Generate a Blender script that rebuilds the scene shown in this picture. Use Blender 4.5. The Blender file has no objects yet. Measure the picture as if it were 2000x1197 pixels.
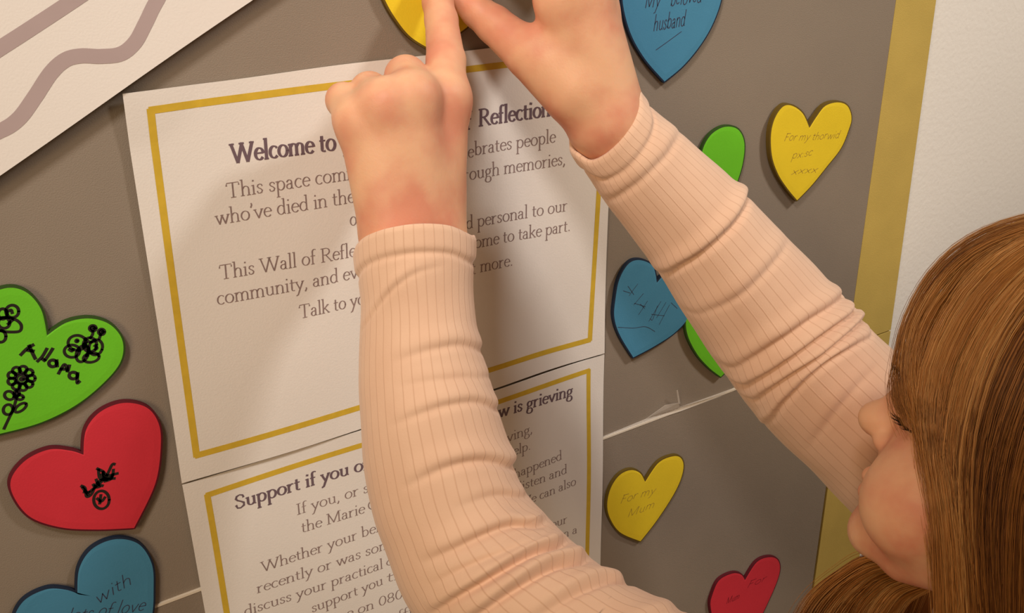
import bpy, bmesh, math, random
import numpy as np
from mathutils import Matrix, Vector
random.seed(7); rng = np.random.default_rng(7)
C = bpy.context.scene.collection
# ---------------------------------------------------------------- camera
FPX, CX, CY, D, H = 2085.0, 1000.0, 598.5, 0.531, 1.45
_X = np.array([3537, 939.5, -2085.]); _X /= np.linalg.norm(_X)
_Z = np.array([-30, 4740., 2085.]); _Z -= _X * (_Z @ _X); _Z /= np.linalg.norm(_Z)
_Y = np.cross(_Z, _X)
R = np.array([_X, _Y, _Z])                       # world axes seen from the lens
CAM = np.array([0, -D, H])
cd = bpy.data.cameras.new('camera'); cam = bpy.data.objects.new('camera', cd); C.objects.link(cam)
M4 = Matrix([list(R[i]) + [CAM[i]] for i in range(3)] + [[0, 0, 0, 1]])
cam.matrix_world = M4
cd.sensor_width = 36; cd.lens = 36 * FPX / 2000; cd.clip_start = .01
bpy.context.scene.camera = cam
# ---------------------------------------------------------------- light
sc = bpy.context.scene
sc.view_settings.view_transform = 'Standard'; sc.view_settings.look = 'None'
sc.view_settings.exposure = 0.0; sc.view_settings.gamma = 1; sc.view_settings.use_curve_mapping = False
w = bpy.data.worlds.new('world'); sc.world = w; w.use_nodes = True
w.node_tree.nodes['Background'].inputs[0].default_value = (1.0, .70, .42, 1)
w.node_tree.nodes['Background'].inputs[1].default_value = 0.18
def look(o, t):
    o.rotation_euler = (Vector(t) - o.location).to_track_quat('-Z', 'Y').to_euler()
def area(name, loc, tgt, size, power, col):
    l = bpy.data.lights.new(name, 'AREA'); l.size = size; l.energy = power; l.color = col
    o = bpy.data.objects.new(name, l); C.objects.link(o); o.location = loc; look(o, tgt); return o
def spot(name, loc, tgt, ang, blend, power, col, rad):
    l = bpy.data.lights.new(name, 'SPOT'); l.spot_size = math.radians(ang); l.spot_blend = blend
    l.energy = power; l.color = col; l.shadow_soft_size = rad
    o = bpy.data.objects.new(name, l); C.objects.link(o); o.location = loc; look(o, tgt); return o
spot('ceiling_spotlight', (1.25, -.95, 2.45), (.70, 0, 1.45), 50, 1.0, 68, (1, .93, .84), .13)
spot('ceiling_spotlight', (-.45, -.8, 2.45), (.16, 0, 1.52), 38, 1.0, 66, (1, .90, .80), .12)
area('cheek_fill_light', (-1.35, -1.3, 1.95), (.45, -.2, 1.15), .6, 16, (1, .74, .45))  # added warm fill, set off to the left to brighten the cheek
# ---------------------------------------------------------------- helpers
def ray(px, py):
    return R @ np.array([px - CX, -(py - CY), -FPX]) / FPX
def wp(px, py, gap=0.0):                          # the point on the plane that stands gap in front of the board
    r = ray(px, py); t = (D - gap) / r[1]; return CAM + r * t
def dp(px, py, d):
    return CAM + ray(px, py) * d
def depth(p):
    return -(R.T @ (np.asarray(p) - CAM))[2]
def proj(p):
    c = R.T @ (np.asarray(p) - CAM); return CX + FPX * c[0] / -c[2], CY - FPX * c[1] / -c[2]
def link(name, me, mat=None, parent=None):
    o = bpy.data.objects.new(name, me); C.objects.link(o)
    if mat: me.materials.append(mat)
    if parent: o.parent = parent
    return o
def mesh(name, V, F, mat=None, parent=None, smooth=False, origin=None):
    V = np.asarray(V, dtype=float)
    me = bpy.data.meshes.new(name)
    if origin is not None: V = V - np.asarray(origin)
    if isinstance(F, np.ndarray):
        n, k = F.shape
        me.vertices.add(len(V)); me.vertices.foreach_set('co', V.astype(np.float32).ravel())
        me.loops.add(n * k); me.loops.foreach_set('vertex_index', F.astype(np.int32).ravel())
        me.polygons.add(n); me.polygons.foreach_set('loop_start', np.arange(0, n * k, k, dtype=np.int32))
        me.update(calc_edges=True); me.validate()
    else:
        me.from_pydata([tuple(v) for v in V], [], F)
    if smooth: me.polygons.foreach_set('use_smooth', [True] * len(me.polygons))
    o = link(name, me, mat, parent)
    return o
def empty(name, loc=(0, 0, 0)):
    o = bpy.data.objects.new(name, None); C.objects.link(o); o.location = loc; o.empty_display_size = .02; return o
def tag(o, label, cat, group=None):
    o['label'] = label; o['category'] = cat
    if group: o['group'] = group
    return o
def S(h):                                         # sRGB 0-255 -> linear
    return tuple(((c / 255) / 12.92 if c <= 10 else (((c / 255) + .055) / 1.055) ** 2.4) for c in h)
def mat(name, col, rough=.6, noise=0, nscale=30, bump=0, bscale=200, spec=.4, sss=0, sheen=0, metal=0, col2=None):
    m = bpy.data.materials.new(name); m.use_nodes = True; nt = m.node_tree; b = nt.nodes['Principled BSDF']
    b.inputs['Roughness'].default_value = rough; b.inputs['Specular IOR Level'].default_value = spec
    b.inputs['Metallic'].default_value = metal
    tc = nt.nodes.new('ShaderNodeTexCoord')
    if noise:
        n = nt.nodes.new('ShaderNodeTexNoise'); n.inputs['Scale'].default_value = nscale; n.inputs['Detail'].default_value = 4
        mx = nt.nodes.new('ShaderNodeMix'); mx.data_type = 'RGBA'
        c2 = col2 or tuple(c * (1 - noise) for c in col)
        mx.inputs['A'].default_value = (*col, 1); mx.inputs['B'].default_value = (*c2, 1)
        rp = nt.nodes.new('ShaderNodeMapRange'); rp.inputs['From Min'].default_value = .35; rp.inputs['From Max'].default_value = .68
        nt.links.new(tc.outputs['Object'], n.inputs['Vector']); nt.links.new(n.outputs['Fac'], rp.inputs['Value'])
        nt.links.new(rp.outputs['Result'], mx.inputs['Factor']); nt.links.new(mx.outputs['Result'], b.inputs['Base Color'])
    else: b.inputs['Base Color'].default_value = (*col, 1)
    if bump:
        n2 = nt.nodes.new('ShaderNodeTexNoise'); n2.inputs['Scale'].default_value = bscale; n2.inputs['Detail'].default_value = 5
        bp = nt.nodes.new('ShaderNodeBump'); bp.inputs['Strength'].default_value = bump; bp.inputs['Distance'].default_value = .001
        nt.links.new(tc.outputs['Object'], n2.inputs['Vector']); nt.links.new(n2.outputs['Fac'], bp.inputs['Height'])
        nt.links.new(bp.outputs['Normal'], b.inputs['Normal'])
    if sss:
        b.inputs['Subsurface Weight'].default_value = sss; b.inputs['Subsurface Radius'].default_value = (1, .35, .2)
        b.inputs['Subsurface Scale'].default_value = .004
    if sheen: b.inputs['Sheen Weight'].default_value = sheen
    return m
def crom(P, n, closed=False):                     # Catmull-Rom through P, n points per span
    P = np.asarray(P, float); out = []
    N = len(P); spans = N if closed else N - 1
    for i in range(spans):
        if closed: a, b, c, d = P[(i - 1) % N], P[i], P[(i + 1) % N], P[(i + 2) % N]
        else: a, b, c, d = P[max(i - 1, 0)], P[i], P[i + 1], P[min(i + 2, N - 1)]
        for k in range(n):
            t = k / n
            out.append(.5 * ((2 * b) + (c - a) * t + (2 * a - 5 * b + 4 * c - d) * t * t + (3 * b - a - 3 * c + d) * t ** 3))
    if not closed: out.append(P[-1])
    return np.array(out)
def resample(P, n):
    P = np.asarray(P, float); d = np.r_[0, np.cumsum(np.linalg.norm(np.diff(P[:, :3], axis=0), axis=1))]
    t = np.linspace(0, d[-1], n); return np.array([np.interp(t, d, P[:, k]) for k in range(P.shape[1])]).T
# ---------------------------------------------------------------- materials
PAPER = mat('paper', (.83, .79, .76), .5, .03, 12, .12, 900, .35)
PAPER2 = mat('matt_paper', (.84, .80, .78), .7, .02, 8, .1, 900, .2)
BOARD = mat('grey_board_laminate', S((146, 134, 122)), .5, .06, 14, .25, 1400, .35)
GOLD = mat('mustard_border', S((206, 180, 98)), .5, .08, 30, .2, 1200, .35)
PLASTER = mat('white_plaster', (.90, .88, .86), .85, .03, 5, .35, 260, .2)
GINK = mat('gold_print', S((216, 182, 62)), .45, .1, 180)
INKB = mat('heading_ink', S((112, 94, 104)), .5)
INK = mat('body_ink', S((150, 130, 128)), .5, .2, 400)
BAND = mat('mauve_grey_print', S((182, 164, 166)), .6, .05, 40)
MARK = mat('marker_ink', S((38, 34, 30)), .5)
PEN = mat('ballpoint_ink', S((60, 66, 92)), .5)
PENCIL = mat('pencil_line', S((168, 138, 60)), .6)
PENCILR = mat('pencil_line_on_red', S((130, 24, 40)), .6)
PALE = mat('pale_edge', S((230, 220, 205)), .5)
# ---------------------------------------------------------------- the setting
def box(name, x0, x1, y0, y1, z0, z1, m, parent=None):
    V = [(x, y, z) for x in (x0, x1) for y in (y0, y1) for z in (z0, z1)]
    F = [(0, 1, 3, 2), (4, 6, 7, 5), (0, 4, 5, 1), (2, 3, 7, 6), (0, 2, 6, 4), (1, 5, 7, 3)]
    return mesh(name, V, F, m, parent)
wl = box('wall_front', -1.6, 2.6, .0065, .10, 0, 2.6, PLASTER); wl['kind'] = 'structure'
FLOORM = mat('floor_vinyl', (.30, .24, .19), .5, .15, 6)
fl = box('floor', -1.6, 2.6, -2.8, .10, -.04, 0, FLOORM); fl['kind'] = 'structure'
# board: seam and borders measured on the board plane
sL, sR = wp(345, 1167), wp(1305, 809)
zs = lambda x: sL[2] + (sR[2] - sL[2]) * (x - sL[0]) / (sR[0] - sL[0])
gi0, gi1 = wp(1750, 0), wp(1612, 985)
go0, go1 = wp(1828, 0), wp(1740, 640)
def xi(z): return gi0[0] + (gi1[0] - gi0[0]) * (z - gi0[2]) / (gi1[2] - gi0[2])
def xo(z): return go0[0] + (go1[0] - go0[0]) * (z - go0[2]) / (go1[2] - go0[2])
def prism(name, poly, y0, y1, m, parent=None, bev=0):   # polygon (x,z) between y0 (front) and y1
    n = len(poly); V = [(x, y0, z) for x, z in poly] + [(x, y1, z) for x, z in poly]
    F = [tuple(range(n)), tuple(range(2 * n - 1, n - 1, -1))] + [(i, i + n, (i + 1) % n + n, (i + 1) % n) for i in range(n)]
    o = mesh(name, V, F, m, parent)
    bm = bmesh.new(); bm.from_mesh(o.data); bmesh.ops.recalc_face_normals(bm, faces=bm.faces)
    if bev: bmesh.ops.bevel(bm, geom=[e for e in bm.edges if all(abs(v.co.y - y0) < 1e-6 for v in e.verts)], offset=bev, segments=2, affect='EDGES')
    bm.to_mesh(o.data); bm.free(); return o
XL = -.55; ZT, ZB = 1.95, .35
up = tag(empty('display_board', ((XL + .78) / 2, 0, 1.0)), 'upper grey display board with mustard side border, above the pale seam', 'display board')
lo = tag(empty('display_board', ((XL + .78) / 2, 0, .4)), 'lower grey display board below the pale seam, with the small red heart', 'display board')
def inv(o): return np.array(o.location)
def pr(name, poly, y0, y1, m, par, bev=0):
    p = par.location; return prism(name, [(x - p[0], z - p[2]) for x, z in poly], y0 - p[1], y1 - p[1], m, par, bev)
g = .0007
pr('board_panel', [(XL + .02, zs(XL) + g), (xi(zs(.78)), zs(.78) + g), (xi(ZT), ZT), (XL + .02, ZT)], 0, .006, BOARD, up)
pr('gold_border', [(xi(zs(.78)), zs(.78) + g), (xo(zs(.8)), zs(.8) + g), (xo(ZT), ZT), (xi(ZT), ZT)], -.0002, .006, GOLD, up)
pr('gold_border', [(XL - .02, zs(XL) + g), (XL + .02, zs(XL) + g), (XL + .02, ZT), (XL - .02, ZT)], -.0002, .006, GOLD, up)
pr('board_panel', [(XL + .02, ZB), (xi(ZB) - .004, ZB), (xi(zs(.78)) - .004, zs(.78) - g), (XL + .02, zs(XL) - g)], -.0012, .006, BOARD, lo)
pr('gold_border', [(xi(ZB), ZB), (xo(ZB), ZB), (xo(zs(.8)), zs(.8) - g), (xi(zs(.78)), zs(.78) - g)], -.0002, .006, GOLD, lo)
pr('gold_border', [(XL - .02, ZB), (XL + .02, ZB), (XL + .02, zs(XL) - g), (XL - .02, zs(XL) - g)], -.0002, .006, GOLD, lo)
# pale core of the board showing along the joint and a peeled sliver of laminate
pr('pale_core_edge', [(XL + .02, zs(XL) - .0011), (xi(zs(.78)), zs(.78) - .0011), (xi(zs(.78)), zs(.78) + .0004), (XL + .02, zs(XL) + .0004)], -.0016, .004, PALE, lo)
FILM = mat('clear_laminate', (.9, .85, .8), .25, spec=.6); FILM.node_tree.nodes['Principled BSDF'].inputs['Alpha'].default_value = .45
pl = up.location
def film(pts):
    V = [wp(x, y, gp) - np.array(pl) for x, y, gp in pts]
    V2 = [v + np.array([0, .0003, 0]) for v in V]; n = len(V)
    mesh('peeling_laminate', V + V2, [tuple(range(n)), tuple(range(2 * n - 1, n - 1, -1))] + [(i, i + n, (i + 1) % n + n, (i + 1) % n) for i in range(n)], FILM, up)
film([(1172, 855, .001), (1262, 818, .001), (1300, 791, .005), (1325, 787, .006), (1328, 795, .004), (1437, 757, .001), (1437, 763, .001), (1330, 803, .002)])
film([(1324, 762, .007), (1329, 788, .003), (1325, 789, .003), (1322, 763, .007)])
# ---------------------------------------------------------------- lettering: glyph skeletons in x-heights
def arc(cx, cy, rx, ry, a0, a1, n=14):
    return [(cx + rx * math.cos(math.radians(a0 + (a1 - a0) * i / n)), cy + ry * math.sin(math.radians(a0 + (a1 - a0) * i / n))) for i in range(n + 1)]
def sf(x, y, l=.17, r=.17): return [(x - l, y), (x + r, y)]      # serif
A_, DS, CP = 1.72, -.72, 1.58
G = {
 'a': (.86, [[(.14, .78)] + arc(.38, .72, .22, .26, 150, 0) + [(.60, .15)] + arc(.72, .14, .12, .14, 180, 290, 6), arc(.36, .27, .26, .27, 60, 330) + [(.60, .25)], [(.60, .60), (.45, .55)]]),
 'b': (1.0, [[(.2, A_), (.2, .05)], arc(.50, .5, .35, .50, 150, -150, 22), sf(.2, A_, .18, 0)]),
 'c': (.80, [arc(.47, .5, .36, .50, 45, 310, 22)]),
 'd': (1.0, [[(.78, A_), (.78, .1), (.92, .02)], arc(.47, .5, .35, .50, 30, 330, 22), sf(.78, A_, .18, 0)]),
 'e': (.84, [arc(.46, .5, .35, .50, 8, 315, 24), [(.12, .57), (.80, .57)]]),
 'f': (.60, [[(.25, 0), (.25, 1.35)] + arc(.47, 1.42, .22, .28, 180, 50, 8), [(.05, .95), (.52, .95)], sf(.25, 0)]),
 'g': (.90, [arc(.42, .64, .27, .34, 0, 360, 22), [(.25, .36), (.18, .16), (.32, .06), (.62, .02), (.78, -.2)] + arc(.44, -.38, .34, .30, 20, -200, 16) + [(.2, .0)], [(.62, .90), (.84, .98)]]),
 'h': (1.04, [[(.2, A_), (.2, 0)], [(.2, .70)] + arc(.52, .66, .28, .33, 130, 0, 10) + [(.80, 0)], sf(.2, 0), sf(.80, 0), sf(.2, A_, .18, 0)]),
 'i': (.48, [[(.24, .97), (.24, 0)], sf(.24, 0), sf(.24, .95, .18, 0), [(.23, 1.42), (.25, 1.50)]]),
 'j': (.46, [[(.28, .97), (.28, -.3), (.2, -.6), (.02, -.68)], sf(.28, .95, .18, 0), [(.27, 1.42), (.29, 1.50)]]),
 'k': (.96, [[(.2, A_), (.2, 0)], [(.78, .97), (.22, .45)], [(.38, .60), (.84, .02)], sf(.2, 0), sf(.86, 0, .12, .12), sf(.74, .96, .12, .12), sf(.2, A_, .18, 0)]),
 'l': (.48, [[(.24, A_), (.24, 0)], sf(.24, 0), sf(.24, A_, .18, 0)]),
 'm': (1.56, [[(.2, .97), (.2, 0)], [(.2, .72)] + arc(.50, .66, .26, .33, 130, 0, 10) + [(.76, 0)], [(.76, .72)] + arc(1.06, .66, .27, .33, 130, 0, 10) + [(1.33, 0)], sf(.2, 0), sf(.76, 0), sf(1.33, 0), sf(.2, .95, .18, 0)]),
 'n': (1.04, [[(.2, .97), (.2, 0)], [(.2, .72)] + arc(.52, .66, .28, .33, 130, 0, 10) + [(.80, 0)], sf(.2, 0), sf(.80, 0), sf(.2, .95, .18, 0)]),
 'o': (.98, [arc(.49, .5, .38, .50, 0, 360, 28)]),
 'p': (1.0, [[(.2, .97), (.2, DS)], arc(.52, .5, .35, .50, 150, -150, 22), sf(.2, DS), sf(.2, .95, .18, 0)]),
 'r': (.74, [[(.2, .97), (.2, 0)], [(.2, .66), (.36, .88), (.52, .98), (.66, .93)], sf(.2, 0, .17, .2), sf(.2, .95, .18, 0)]),
 's': (.72, [[(.60, .80), (.56, .93), (.38, 1.0), (.20, .92), (.15, .76), (.26, .60), (.48, .46), (.60, .28), (.52, .08), (.34, 0), (.17, .06), (.12, .24)]]),
 't': (.62, [[(.26, 1.3), (.26, .22)] + arc(.44, .2, .18, .2, 180, 300, 7), [(.06, .95), (.55, .95)]]),
 'u': (1.04, [[(.22, .97), (.22, .34)] + arc(.50, .33, .28, .33, 180, 320, 10), [(.80, .97), (.80, .06), (.95, .02)], sf(.22, .95, .18, 0), sf(.80, .95, .18, 0)]),
 'v': (.94, [[(.12, .95), (.47, .02)], [(.83, .95), (.48, .02)], sf(.12, .95, .13, .16), sf(.83, .95, .14, .13)]),
 'w': (1.42, [[(.12, .95), (.42, .02)], [(.70, .95), (.43, .02)], [(.68, .95), (.98, .02)], [(1.30, .95), (.99, .02)], sf(.12, .95, .13, .16), sf(.69, .95, .14, .14), sf(1.30, .95, .14, .13)]),
 'x': (.9, [[(.12, .95), (.78, .02)], [(.78, .95), (.12, .02)]]),
 'y': (.94, [[(.12, .95), (.48, .06)], [(.83, .95), (.42, -.12), (.26, -.58), (.08, -.66)], sf(.12, .95, .13, .16), sf(.83, .95, .14, .13)]),
 'A': (1.3, [[(.1, 0), (.62, CP), (1.15, 0)], [(.3, .5), (.95, .5)]]),
 'C': (1.42, [arc(.8, .79, .65, .79, 40, 320, 26), [(1.28, 1.1), (1.3, 1.5)]]),
 'F': (1.1, [[(.3, 0), (.3, CP)], [(.2, CP), (1.0, CP)], [(.3, .85), (.8, .85)]]),
 'I': (.62, [[(.31, 0), (.31, CP)], sf(.31, 0, .22, .22), sf(.31, CP, .22, .22)]),
 'M': (1.86, [[(.30, 0), (.30, CP)], [(.28, CP), (.90, .08)], [(1.50, CP), (.90, .08)], [(1.54, CP), (1.56, 0)], sf(.30, 0, .22, .22), sf(1.56, 0, .22, .22), sf(.26, CP, .2, .05), sf(1.56, CP, .05, .2)]),
 'O': (1.56, [arc(.78, .79, .65, .79, 0, 360, 32)]),
 'R': (1.36, [[(.30, 0), (.30, CP)], [(.30, CP), (.60, CP)] + arc(.62, 1.19, .42, .39, 80, -90, 12) + [(.30, .80)], [(.62, .80), (1.20, .04)], sf(.30, 0, .2, .2), sf(1.24, 0, .1, .16), sf(.24, CP, .16, .1)]),
 'S': (1.06, [[(.88, 1.22), (.82, 1.48), (.54, 1.60), (.26, 1.48), (.17, 1.22), (.30, .98), (.62, .76), (.88, .52), (.86, .20), (.54, -.02), (.24, .06), (.14, .40)]]),
 'T': (1.40, [[(.70, 0), (.70, CP)], [(.10, 1.30), (.14, CP), (1.26, CP), (1.30, 1.30)], sf(.70, 0, .24, .24)]),
 'W': (2.12, [[(.14, CP), (.62, .02)], [(1.08, CP), (.64, .02)], [(1.04, CP), (1.50, .02)], [(1.98, CP), (1.52, .02)], sf(.14, CP, .16, .22), sf(1.04, CP, .2, .2), sf(1.96, CP, .2, .16)]),
 '0': (1.02, [arc(.51, .78, .38, .79, 0, 360, 30)]),
 '8': (1.02, [arc(.51, 1.17, .31, .40, 0, 360, 24), arc(.51, .39, .37, .40, 0, 360, 24)]),
 ',': (.44, [[(.22, .08), (.24, -.04), (.12, -.28)]]),
 '.': (.44, [[(.21, .04), (.23, .10)]]),
 "'": (.36, [[(.18, A_), (.22, 1.55), (.12, 1.3)]]),
 ' ': (.50, []), ':': (.44, [[(.21, .04), (.23, .10)], [(.21, .74), (.23, .80)]]),
}
def adv(s): return sum(G[c][0] for c in s)
class Strokes:
    def __init__(s): s.V = []; s.F = []
    def poly(s, P, wfun):                         # P (n,2); adds a ribbon; wfun(dir)->half width
        P = np.asarray(P, float); n = len(P)
        if n < 2: return
        d = np.gradient(P, axis=0); L = np.linalg.norm(d, axis=1)[:, None] + 1e-12; d = d / L
        nn = np.c_[-d[:, 1], d[:, 0]]; hw = np.array([wfun(v) for v in d])[:, None]
        P = P.copy(); P[0] -= d[0] * hw[0] * .5; P[-1] += d[-1] * hw[-1] * .5
        b = len(s.V); A = P + nn * hw; B = P - nn * hw
        for i in range(n): s.V += [tuple(A[i]), tuple(B[i])]
        s.F += [(b + 2 * i, b + 2 * i + 1, b + 2 * i + 3, b + 2 * i + 2) for i in range(n - 1)]
def nib(thick, thin, tilt=-14):
    t = math.radians(tilt); c_, s_ = math.cos(t), math.sin(t)
    def f(d):
        nx, ny = -d[1], d[0]; a = nx * c_ + ny * s_; b = -nx * s_ + ny * c_
        return .5 * math.sqrt((thick * a) ** 2 + (thin * b) ** 2)
    return f
def text(st, s, a, b, xh, w, shear=0, jit=0, serif=True):     # string between 2-D points a and b on a surface, x height xh
    a = np.array(a, float); b = np.array(b, float); L = np.linalg.norm(b - a); u = (b - a) / L; v = np.array([-u[1], u[0]])
    s0 = s.strip(); k = L / (adv(s0) * xh - .16 * xh); x = -.08
    for c in s0:
        W, paths = G[c]; dy = random.uniform(-jit, jit)
        for p in paths:
            if not serif and len(p) == 2 and p[0][1] == p[1][1] and abs(p[0][0] - p[1][0]) < .45: continue
            q = [a + u * ((x + px + shear * py) * xh * k) + v * ((py + dy) * xh) for px, py in p]
            st.poly(q, lambda d, k=k: w((d @ u, d @ v)) * xh)
        x += W
def ribbons(name, st, surf, m, parent, lift):     # surf(x,z,lift)->world
    V = np.array([surf(x, z, lift) for x, z in st.V]) - np.array(parent_loc(parent))
    o = mesh(name, V, st.F, m, parent); return o
def parent_loc(o):
    l = Vector((0, 0, 0))
    while o is not None: l = l + o.location; o = o.parent
    return l
# ---------------------------------------------------------------- posters
def P2(px, py): p = wp(px, py); return np.array([p[0], p[2]])
def make_sheet(name, cor, wave, label, lift=.0012, mat_=PAPER, nx=64, ny=44):
    TL, TR, BR, BL = [np.array(c) for c in cor]
    t = tag(empty(name, (BL[0], 0, BL[1])), label, 'poster')
    o = np.array(t.location)
    iv = np.linalg.inv(np.array([[1, c[0], c[1], c[0] * c[1]] for c in (TL, TR, BR, BL)]))
    cu = iv @ np.array([0, 1, 1, 0.]); cv = iv @ np.array([1, 1, 0, 0.])
    def surf(x, z, l=0):
        q = np.array([1, x, z, x * z]); u, v = q @ cu, q @ cv
        return np.array([x, -(lift + wave(u, v)) - l, z])
    V = []; 
    for side in (0, 1):
        for j in range(ny + 1):
            for i in range(nx + 1):
                u, v = i / nx, 1 - j / ny
                p = (TL * (1 - u) + TR * u) * v + (BL * (1 - u) + BR * u) * (1 - v)
                if v in (0, 1) or u in (0, 1): p = p + np.array([math.sin(u * 9 + v * 5), math.cos(u * 13 + v * 7)]) * .00035
                V.append(surf(p[0], p[1], -.0003 * side) - o)
    n = (nx + 1) * (ny + 1); F = []
    for j in range(ny):
        for i in range(nx):
            a = j * (nx + 1) + i; F += [(a, a + nx + 1, a + nx + 2, a + 1), (n + a, n + a + 1, n + a + nx + 2, n + a + nx + 1)]
    ring = [i for i in range(nx + 1)] + [j * (nx + 1) + nx for j in range(1, ny + 1)] + [ny * (nx + 1) + i for i in range(nx - 1, -1, -1)] + [j * (nx + 1) for j in range(ny - 1, 0, -1)]
    m0 = len(V); V += [V[a] for a in ring] + [V[n + a] for a in ring]; nr = len(ring)
    for i in range(nr): j = (i + 1) % nr; F.append((m0 + i, m0 + j, m0 + nr + j, m0 + nr + i))
    sh = mesh('sheet', V, F, mat_, t, True)
    return t, surf
def line_seg(st, a, b, hw, n=60):
    P = [np.array(a) * (1 - i / n) + np.array(b) * (i / n) for i in range(n + 1)]
    st.poly(P, lambda d: hw)
w1 = lambda u, v: .0006 * (math.sin(5 * u + 3 * v) + 1) + .0007 * (math.sin(11 * u - 6 * v + 1) + 1) + .0025 * max(0, 1 - 8 * math.hypot(u, 1 - v)) + .002 * math.exp(-((u - .25) / .12) ** 2) * max(0, .5 - v) + .0006 * u * (1 + math.sin(21 * u + 4 * v))
w2 = lambda u, v: .0008 * (math.sin(6 * u - 2 * v) + 1) + .0008 * (math.sin(9 * u + 8 * v + 1) + 1)
c1 = [P2(235, 180), P2(1193, 61), P2(1176, 688), P2(352, 940)]
dn = np.array([P2(400, 1197)[0] - P2(354, 944)[0], P2(400, 1197)[1] - P2(354, 944)[1]])
hgt = (c1[0][1] - c1[3][1])
p2a, p2b = P2(355, 944), P2(1177, 691)
c2 = [p2a, p2b, p2b + np.array([.004, -hgt]), p2a + np.array([.004, -hgt])]
po1, s1 = make_sheet('wall_poster', c1, w1, 'upper white poster with gold border headed Welcome, under the left hand')
po2, s2 = make_sheet('wall_poster', c2, w2, 'lower white poster with gold border headed Support if you, behind the left sleeve')
def border(po, surf, pts, hw):
    st = Strokes()
    n = len(pts) if len(pts) > 3 else len(pts) - 1
    for i in range(n):
        a, b = P2(*pts[i]), P2(*pts[(i + 1) % len(pts)])
        line_seg(st, a, b, hw)
    ribbons('gold_frame_print', st, surf, GINK, po, .00012)
border(po1, s1, [(289, 212), (1177, 100), (1148, 661), (380, 884)], .0019)
q = [P2(402, 963), P2(1147, 722)]
st = Strokes(); b_ = [q[0], q[1], q[1] + np.array([.004, -hgt + .024]), q[0] + np.array([.004, -hgt + .024])]
for i in range(4): line_seg(st, b_[i], b_[(i + 1) % 4], .0018)
ribbons('gold_frame_print', st, s2, GINK, po2, .00012)
REG = nib(.175, .075); BLD = nib(.30, .13)
XH1, XH2 = .0050, .0046
def lines(po, surf, rows, xh, wn, m, name):
    st = Strokes()
    for row in rows:
        for s, ax, ay, bx, by in row: text(st, s, P2(ax, ay), P2(bx, by), xh, wn)
    ribbons(name, st, surf, m, po, .00012)
lines(po1, s1, [[('Welcome to', 450, 317, 652, 291), ('your Wall of', 667, 289, 916, 250), ('Reflection', 932, 245, 1068, 224)]], .0062, BLD, INKB, 'heading_lettering')
lines(po1, s1, [
 [('This space comm', 441, 385, 700, 345), ('emorates and cele', 702, 345, 922, 305), ('brates people', 925, 302, 1078, 275)],
 [("who've died in the", 420, 437, 688, 392), ('past year thr', 700, 390, 912, 351), ('ough memories,', 915, 350, 1097, 318)],
 [('objects and stories.', 680, 438, 885, 402)],
 [('This Wall of Refle', 427, 543, 690, 497), ('ction is shared an', 692, 496, 906, 447), ('d personal to our', 908, 446, 1100, 408)],
 [('community, and ev', 422, 592, 694, 539), ('eryone is welc', 696, 538, 922, 484), ('ome to take part.', 925, 483, 1106, 447)],
 [('Talk to yo', 580, 617, 708, 590), ('ur host to find out', 710, 589, 925, 532), ('more.', 935, 529, 997, 516)]], XH1, REG, INK, 'body_lettering')
lines(po2, s2, [[('Support if you o', 458, 990, 705, 915), ('r someone you kno', 708, 914, 964, 812), ('w is grieving', 968, 810, 1114, 770)]], .0054, BLD, INKB, 'heading_lettering')
lines(po2, s2, [
 [('If you, or s', 577, 1001, 716, 957), ('omeone you know is grie', 718, 956, 982, 860), ('ving,', 985, 858, 1034, 840)],
 [('the Marie', 586, 1035, 708, 997), ('Curie team is here to', 716, 994, 978, 892), ('help.', 985, 889, 1030, 873)],
 [('Whether your ber', 508, 1112, 740, 1031), ('eavement', 742, 1030, 992, 932), ('happened', 1000, 930, 1092, 893)],
 [('recently or was som', 500, 1153, 758, 1063), ('e time ago we can', 760, 1062, 1000, 958), ('listen and', 1010, 955, 1102, 920)],
 [('discuss your practical', 476, 1199, 742, 1103), ('or other needs.', 750, 1100, 1000, 992), ('We can also', 1010, 989, 1120, 943)],
 [('support you', 606, 1190, 742, 1134), ('through the lin', 750, 1130, 1020, 1052), ('e of our', 1034, 1046, 1104, 1018)],
 [('line on 080', 640, 1212, 780, 1160), ('0 or in person', 784, 1158, 1050, 1068), ('from a', 1064, 1062, 1124, 1038)],
 [('Office team', 745, 1214, 900, 1155)]], XH2, REG, INK, 'body_lettering')
# large tilted sheet at the top left
a, b = P2(0, 329), P2(481, 0); u = (b - a) / np.linalg.norm(b - a); v = np.array([-u[1], u[0]])
c3 = [a - u * .10 + v * .297, a + u * .32 + v * .297, a + u * .32, a - u * .10]
w3 = lambda u_, v_: .0055 + .0012 * math.sin(3 * u_ + 1)
po3, s3 = make_sheet('paper_sheet', c3, w3, 'large white sheet with mauve grey wavy stripes, tilted at the top left', mat_=PAPER2)
st = Strokes()
st.poly([P2(*p) for p in crom([(-420, 300), (-200, 195), (-60, 122), (0, 85), (70, 40), (140, -6), (220, -60), (330, -150), (420, -260)], 12)], lambda d: .0033)
st.poly([P2(*p) for p in crom([(-330, 300), (-250, 240), (-180, 250), (-60, 264), (-5, 248), (30, 225), (60, 185), (92, 137), (120, 112), (150, 104), (190, 105), (228, 100), (255, 78), (275, 42), (296, 0), (330, -50), (400, -80), (460, -130), (480, -190)], 12)], lambda d: .0034)
ribbons('printed_stripes', st, s3, BAND, po3, .00015)
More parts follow.
